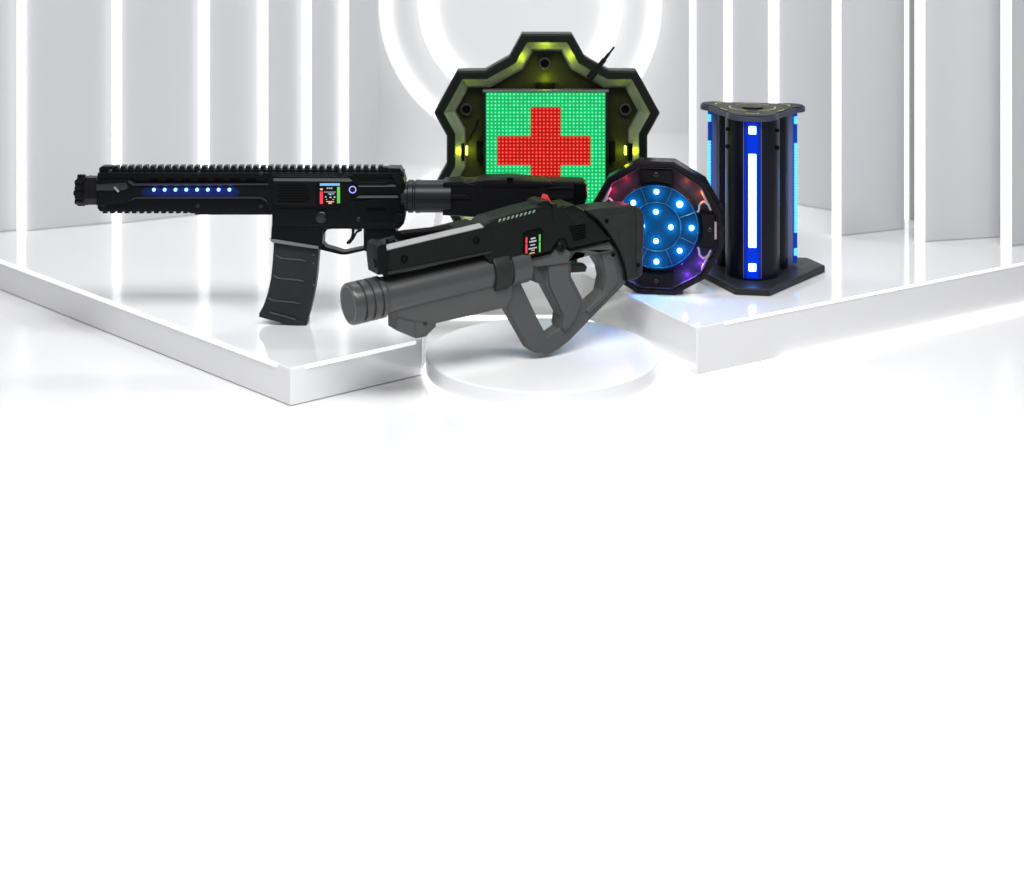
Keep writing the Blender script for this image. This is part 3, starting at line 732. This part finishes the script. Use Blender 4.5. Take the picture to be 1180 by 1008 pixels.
bm.faces.new([bm.verts.new((p[0], y0, p[1])) for p in dodec(Rt)])
build('outer_rim', bm, SH, tgt)
bm = NB()
bridge(bm, dodec(Rt - 6.5 * KT), y1 + .001, dodec(Rt - 7.6 * KT), y1 - .0035); bridge(bm, dodec(Rt - 7.6 * KT), y1 - .0035, dodec(Rt - 8.6 * KT), y1 + .002)
build('rim_line', bm, mat('pinkish_chrome', (0.42, 0.34, 0.40), 0.22, metal=0.9), tgt)
bm = NB()
n = 96; ro, ri, rq = Rt - 8 * KT, 52.5 * KT, 50 * KT
def circ(r, n=96): return [(r * math.cos(2 * PI * k / n), cz + r * math.sin(2 * PI * k / n)) for k in range(n)]
def dod_ring(ap):   # the dodecagon sampled at n points
    out = []
    for k in range(n):
        a = 2 * PI * k / n; q = (a + R(15)) % R(30) - R(15); rr_ = ap / math.cos(q); out.append((rr_ * math.cos(a), cz + rr_ * math.sin(a)))
    return out
bridge(bm, dod_ring(ro), y1 + .003, circ(ri), y1 + .011)
bridge(bm, circ(ri), y1 + .011, circ(rq), y1 + .008)
build('glow_ring', bm, mat('satin_dark_ring', (0.014, 0.012, 0.014), 0.35, spec=0.05, bump=.15, rvar=.08, vscale=30), tgt)
# black covers between the coloured bays: top, bottom, right, left
COV = mat('gloss_black_cover', (0.004, 0.0035, 0.005), 0.22, spec=0.12)
for ang in (90, 0, 180, 270):
    bm = NB(); w = 21 if ang in (90, 270) else 22
    P = []
    for k in range(9): a = R(ang + w - k * 2 * w / 8); P.append((53 * KT * math.cos(a), cz + 53 * KT * math.sin(a)))
    for a in (ang - 15, ang + 15):
        a = R(a); q = 67.0 * KT / math.cos(R(15)); P.append((q * math.cos(a), cz + q * math.sin(a)))
    plate(bm, [P], y1 - .0005, y1 + .012, .0012); cv = build('bay_cover', bm, COV, tgt)
    bm = NB(); a = R(ang); c = Vector((61 * KT * math.cos(a), y1 - .0005, cz + 61 * KT * math.sin(a)))
    lathe(bm, c + Vector((0, .001, 0)), c + Vector((0, -.0016, 0)), [(0, 2.6 * KT), (.8, 2.6 * KT), (1, 2.0 * KT), (1, 1.2 * KT), (.2, 1.1 * KT)], 14); build('screw', bm, SCREW, cv)
# clear bent brackets at the bay ends
BRK = mat('clear_pink_bracket', (0.32, 0.26, 0.30), 0.15, spec=0.8)
def pol(a, r): return (r * KT * math.cos(R(a)), cz + r * KT * math.sin(R(a)))
for (s, base_a) in ((1, 0), (-1, 0), (1, 180), (-1, 180)):
    A_ = lambda a: base_a + s * a
    for pth in ([(25, 66.5), (31, 63), (30, 57), (24, 53), (23, 51)], [(20, 66), (35, 66.5), (41, 68.5)]):
        bm = NB()
        for (p, q) in zip(pth, pth[1:]):
            a, b = pol(A_(p[0]), p[1]), pol(A_(q[0]), q[1])
            rod(bm, (a[0], y1 - .0015, a[1]), (b[0], y1 - .0015, b[1]), .0016, 10)
        build('bracket', bm, BRK, tgt)
for ang in (0, 180):
    bm = NB(); a, b = pol(ang - 8, 68.2), pol(ang + 8, 68.2)
    M_ = Matrix.Identity(4); c = ((a[0] + b[0]) / 2, y1 - .002, (a[1] + b[1]) / 2)
    box(bm, c, (2.6 * KT, .002, 20 * KT), None, .0006); build('window_bar', bm, BRK, tgt)
# blue lamp disc
bm = NB(); yd = y1 + .010
a_, b_ = bridge(bm, circ(50.4 * KT), yd, circ(49 * KT), yd - .0015); bm.faces.new(b_)
disc = build('lamp_disc', bm, mat('blue_white_reflector', (0.002, 0.027, 0.060), 0.4, spec=0.05, bump=.2, bscale=300, rvar=.1, vscale=60), tgt)
bm = NB()
for (r, h) in ((28, .0012), (47.5, .0016)):
    L4 = [circ((r - .6) * KT), circ(r * KT), circ((r + .6) * KT)]
    bridge(bm, L4[0], yd - .0014, L4[1], yd - .0014 - h); bridge(bm, L4[1], yd - .0014 - h, L4[2], yd - .0014)
for k in range(8):
    a = R(22.5 + 45 * k); p, q = (28 * KT), (47 * KT)
    rod(bm, (p * math.cos(a), yd - .0016, cz + p * math.sin(a)), (q * math.cos(a), yd - .0016, cz + q * math.sin(a)), .0006, 6)
build('moulded_line', bm, mat('dark_blue_line', (0.02, 0.06, 0.12), 0.3), disc)
LEDC = lit('led_cyan_white', (0.55, 0.90, 1.0), 5)
spots = [(40 if k % 2 == 0 else 37.5, 90 - 45 * k) for k in range(8)] + [(17, 92), (16.5, 0), (16.5, 268), (16.5, 180)]
for (r, ang) in spots:
    p = pol(ang, r); c = Vector((p[0], yd - .0014, p[1])); e = 1.25 if ang in (45, 135) else 1.0
    bm = NB(); lathe(bm, c, c + Vector((0, -.0010, 0)), [(0, 3.0 * KT * e), (.5, 2.6 * KT * e), (.85, 1.8 * KT * e), (1, .7 * KT)], 18); build('led', bm, LEDC, disc)
    lamp_point('led_lamp', c + Vector((0, -.0048, 0)), (0.01, 0.60, 1.0), 0.042 * e ** 3, .001, tgt)
gm = bpy.data.materials.new('clear_dome'); gm.use_nodes = True; nt = gm.node_tree; nt.nodes.clear()
out = nt.nodes.new('ShaderNodeOutputMaterial'); tr = nt.nodes.new('ShaderNodeBsdfTransparent'); gs = nt.nodes.new('ShaderNodeBsdfGlossy'); fz = nt.nodes.new('ShaderNodeFresnel'); mx = nt.nodes.new('ShaderNodeMixShader')
tr.inputs[0].default_value = (.93, .97, 1, 1); gs.inputs['Roughness'].default_value = .06; fz.inputs[0].default_value = 1.10
nt.links.new(fz.outputs[0], mx.inputs[0]); nt.links.new(tr.outputs[0], mx.inputs[1]); nt.links.new(gs.outputs[0], mx.inputs[2]); nt.links.new(mx.outputs[0], out.inputs[0])
bm = NB(); pr_ = [(51.5, .0), (51.3, .006), (50, .0095), (46, .0125), (38, .015), (24, .0172), (10, .018)]
prev = None
for (r, h) in pr_:
    cur = (circ(r * KT), yd - h)
    if prev: a_, b_ = bridge(bm, prev[0], prev[1], cur[0], cur[1])
    prev = cur
bm.faces.new(b_); build('clear_dome', bm, gm, tgt, 60)
for (ang, colr, w) in ((132, (1, .01, .08), .034), (48, (1, .16, .01), .030), (-48, (.22, .05, 1), .085), (-132, (.3, .05, 1), .04)):
    for da in (-9, 9):
        p = pol(ang + da, 61); lamp_point('bay_lamp', (p[0], y1 - .001, p[1]), colr, w * 1.0, .003, tgt)
for s in (-1, 1):
    bm = NB(); box(bm, (s * .03, .055, .008), (.016, .07, .015), None, .002); build('foot', bm, BLACK, tgt)

# ================================================================== LIGHT TOWER
tb = ground(866, 341.5, ZR); D0 = tb.y + 0.118
tw = Vector(((867 - CX) * D0 / F, D0, ZR)); KW = D0 / F; TROT = -math.atan2(tw.x, tw.y)
tow = thing('light_tower', 'black three-lobed light tower with blue lit strips on a dark base plate', 'light tower', tw, TROT)
NAVY = mat('navy_gloss_column', (0.004, 0.005, 0.013), 0.27, spec=0.2)
BASEM = mat('grey_base_plate', (0.022, 0.024, 0.028), 0.38, spec=0.2, bump=.2, rvar=.08)
# base plate: triangle with blunted corners, one to the front
def tri(rad, cut, ph=-90):
    out = []
    for k in range(3):
        a = R(ph + 120 * k); c = Vector((math.cos(a), math.sin(a))) * rad; t_ = Vector((-math.sin(a), math.cos(a)))
        out += [tuple(c - t_ * cut), tuple(c + t_ * cut)]
    return out
bm = NB(); slab(bm, tri(.118, .026), 0.001, .011, .002); bp_ = build('base_plate', bm, BASEM, tow)
ztop = (tb.y and (ZC - (133 - HY) * (D0 - .02) / F)) - ZR
H = ztop
lr, lo = .0425, .0300
def lobes(rad, off, n=28, z=0):
    """three-lobed outline"""
    pts = []
    for k in range(3):
        a = R(-90 + 120 * k); rd, of = (rad, off) if k == 0 else (.023, .0385)
        c = Vector((math.cos(a), math.sin(a))) * of; sp = 84 if k == 0 else 96
        for i in range(n + 1):
            b = a + R(-sp + 2 * sp * i / n); pts.append((c.x + rd * math.cos(b), c.y + rd * math.sin(b)))
    return pts
bm = NB(); slab(bm, lobes(lr, lo), .010, H); build('column', bm, NAVY, tow, 25)
# top plate
zt = H
bm = NB(); 
def top_out():
    pts = []
    for k in range(3):
        a = R(-90 + 120 * k); rd, of, sp = (.040, .046, 86) if k == 0 else (.024, .069, 96)
        c = Vector((math.cos(a), math.sin(a))) * of
        for i in range(17):
            b = a + R(-sp + 2 * sp * i / 16); pts.append((c.x + rd * math.cos(b), c.y + rd * math.sin(b)))
    return pts
slab(bm, top_out(), zt - .0002, zt + .0075, .0010); tp = build('top_plate', bm, mat('slate_top_plate', (0.045, 0.052, 0.085), 0.35, spec=0.25, bump=.15), tow)
bm = NB(); slab(bm, offset_poly(top_out(), .003), zt + .0070, zt + .0088); build('top_skin', bm, mat('black_top_skin', (0.008, 0.009, 0.011), 0.42, spec=0.12, bump=.2), tp)
YELM = mat('yellow_print', (0.55, 0.55, 0.06), 0.5)
bm = NB(); zz = zt + .0094
def arc(r, w, a0, a1, cx=0, cy=0, n=20):
    for i in range(n):
        q = []
        for (rr_, a) in ((r - w, a0 + (a1 - a0) * i / n), (r + w, a0 + (a1 - a0) * i / n), (r + w, a0 + (a1 - a0) * (i + 1) / n), (r - w, a0 + (a1 - a0) * (i + 1) / n)):
            q.append(bm.verts.new((cx + rr_ * math.cos(R(a)), cy + rr_ * math.sin(R(a)), zz)))
        bm.faces.new(q)
for k in range(3): arc(.036, .0011, -90 + 120 * k + 14, -90 + 120 * k + 106)
for k in range(3):
    a = -90 + 120 * k; c = Vector((math.cos(R(a)), math.sin(R(a)))) * .066
    arc(.012, .0014, a - 60, a + 60, c.x - .012 * math.cos(R(a)), c.y - .012 * math.sin(R(a)), 8)
    b = a + 60; arc(.052, .001, b - 12, b + 12, n=6)
build('ring_mark', bm, YELM, tp)
bm = NB(); lathe(bm, (0, 0, zt + .0085), (0, 0, zt + .0115), [(0, .017), (.7, .017), (1, .0145)], 28)
build('centre_knob', bm, BLACK2, tp)
# three lit channels
CH = mat('blue_channel', (0.0, 0.02, 0.28), 0.4, spec=.1, emit=(0.0, 0.003, 0.40), strength=0.22)  # faint emission paints the outer LED halo on the channel
BAR = lit('led_bar_white_blue', (0.42, 0.72, 1.0), 6.0)
HALO = mat('blue_halo', (0.0, 0.01, 0.10), 0.4, spec=.05, emit=(0.0, 0.035, 0.80), strength=0.75)  # brighter inner step of the painted LED halo
BARS = lit('side_bar_cyan_blue', (0.10, 0.48, 1.0), 1.5)
BAR2 = mat('side_channel', (0.0, 0.05, 0.25), 0.3, spec=.1, emit=(0.0, 0.05, 0.6), strength=0.35)
for k in range(3):
    a = R(-90 + 120 * k); M = Matrix.Rotation(a + PI / 2, 4, 'Z')
    yy = -(lo + lr) if k == 0 else -.0685
    bm = NB()
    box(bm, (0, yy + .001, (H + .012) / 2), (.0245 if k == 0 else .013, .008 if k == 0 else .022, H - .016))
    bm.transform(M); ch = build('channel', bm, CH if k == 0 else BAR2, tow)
    bm = NB()
    for s in (-1, 1): box(bm, (s * (.0135 if k == 0 else .0068), yy + .0035, (H + .012) / 2), (.0009, .009, H - .016))
    bm.transform(M); build('channel_edge', bm, mat('clear_edge', (.12, .14, .3), .2, spec=.7), ch)
    if k == 0:
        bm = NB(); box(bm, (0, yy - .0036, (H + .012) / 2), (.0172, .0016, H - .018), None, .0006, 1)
        bm.transform(M); build('halo_strip', bm, HALO, ch)  # strip added to step the LED glow down towards the channel edges
    yo = yy - .0065
    sx_ = 0 if k == 0 else (-.0098 if k == 1 else .0098)
    if k: yo = yy - .0052
    bw_, bd_ = (.0118, .003) if k == 0 else (.0022, .0066)
    z_of = lambda py: ZC - (py - HY) * (D0 - .085) / F - ZR
    zs = [z_of(151.5), z_of(179), z_of(287), z_of(310)]
    bm = NB()
    ztp, zbt = zs[1], zs[2]; nL = 31
    for i in range(nL):
        z = zbt + (ztp - zbt) * (i + .5) / nL
        box(bm, (sx_, yo, z), (bw_, bd_, (ztp - zbt) / nL * .97), None, .0011, 1)
    bm.transform(M); build('led_bar', bm, BAR if k == 0 else BARS, ch)
    for z in (zs[0], zs[3]):
        bm = NB(); box(bm, (sx_, yo, z), (bw_ * .95, bd_, .012), None, .0014, 2); bm.transform(M); build('led', bm, BAR if k == 0 else BARS, ch)
    if k == 0:
        for z in (.05, .11, .17, .23):
            lamp_point('channel_lamp', M @ Vector((0, yy - .02, z)), (0.08, 0.25, 1.0), .003, .01, tow)
        lamp_point('channel_lamp', M @ Vector((0, yy - .012, .030)), (0.02, 0.15, 1.0), .016, .006, tow)
    else:
        lamp_point('channel_lamp', M @ Vector((0, yy - .03, H * .5)), (0.05, 0.25, 1.0), .05, .03, tow)
# bolts near the top of the front lobe
bm = NB()
for s in (-1, 1):
    a = R(-90 + s * 62); c = Vector((0, -lo, H - .045)); d = Vector((math.cos(a), math.sin(a), 0))
    bm = NB(); rod(bm, c + d * (lr - .001), c + d * (lr + .003), .0035, 14); build('bolt', bm, DEEP, tow)
    c = Vector((0, -lo, H - .018)); bm = NB(); rod(bm, c + d * (lr - .001), c + d * (lr + .003), .0028, 14); build('bolt', bm, DEEP, tow)

# ================================================================== LIGHT
def area(name, loc, tgt_, sx, sy, w, col=(1, 1, 1)):
    l = bpy.data.lights.new(name, 'AREA'); l.shape = 'RECTANGLE'; l.size = sx; l.size_y = sy; l.energy = w; l.color = col
    o = bpy.data.objects.new(name, l); COL.objects.link(o); o.location = loc
    o.rotation_euler = (Vector(tgt_) - Vector(loc)).to_track_quat('-Z', 'Y').to_euler()
    return o
area('overhead_softbox', (0.0, 1.1, 1.75), (0.0, 1.15, 0), 1.8, 0.6, 51)
area('wall_fill', (0.0, 2.9, 1.7), (0.0, 3.75, 0.45), 1.0, .3, 10)  # unseen fill lamp added to brighten the back wall
w = bpy.data.worlds.new('World'); SC.world = w; w.use_nodes = True
w.node_tree.nodes['Background'].inputs[0].default_value = (0.97, 0.98, 1, 1)
w.node_tree.nodes['Background'].inputs[1].default_value = 0.25

# ================================================================== CAMERA AND VIEW
cam = bpy.data.cameras.new('camera'); co = bpy.data.objects.new('camera', cam); COL.objects.link(co)
co.location = (0, 0, ZC); co.rotation_euler = (R(90), 0, 0)
cam.sensor_fit = 'HORIZONTAL'; cam.sensor_width = 36; cam.lens = 36 * F / 1180
cam.shift_y = -(504 - HY) / 1180; cam.clip_start = .05; cam.clip_end = 100
cam.dof.use_dof = True; cam.dof.focus_distance = 2.22; cam.dof.aperture_fstop = 3.6; cam.dof.aperture_blades = 0
SC.camera = co
SC.view_settings.view_transform = 'Standard'; SC.view_settings.look = 'None'
SC.view_settings.exposure = 0; SC.view_settings.gamma = 1; SC.view_settings.use_curve_mapping = False
SC.cycles.max_bounces = 8; SC.cycles.use_denoising = True; SC.cycles.sample_clamp_indirect = 4
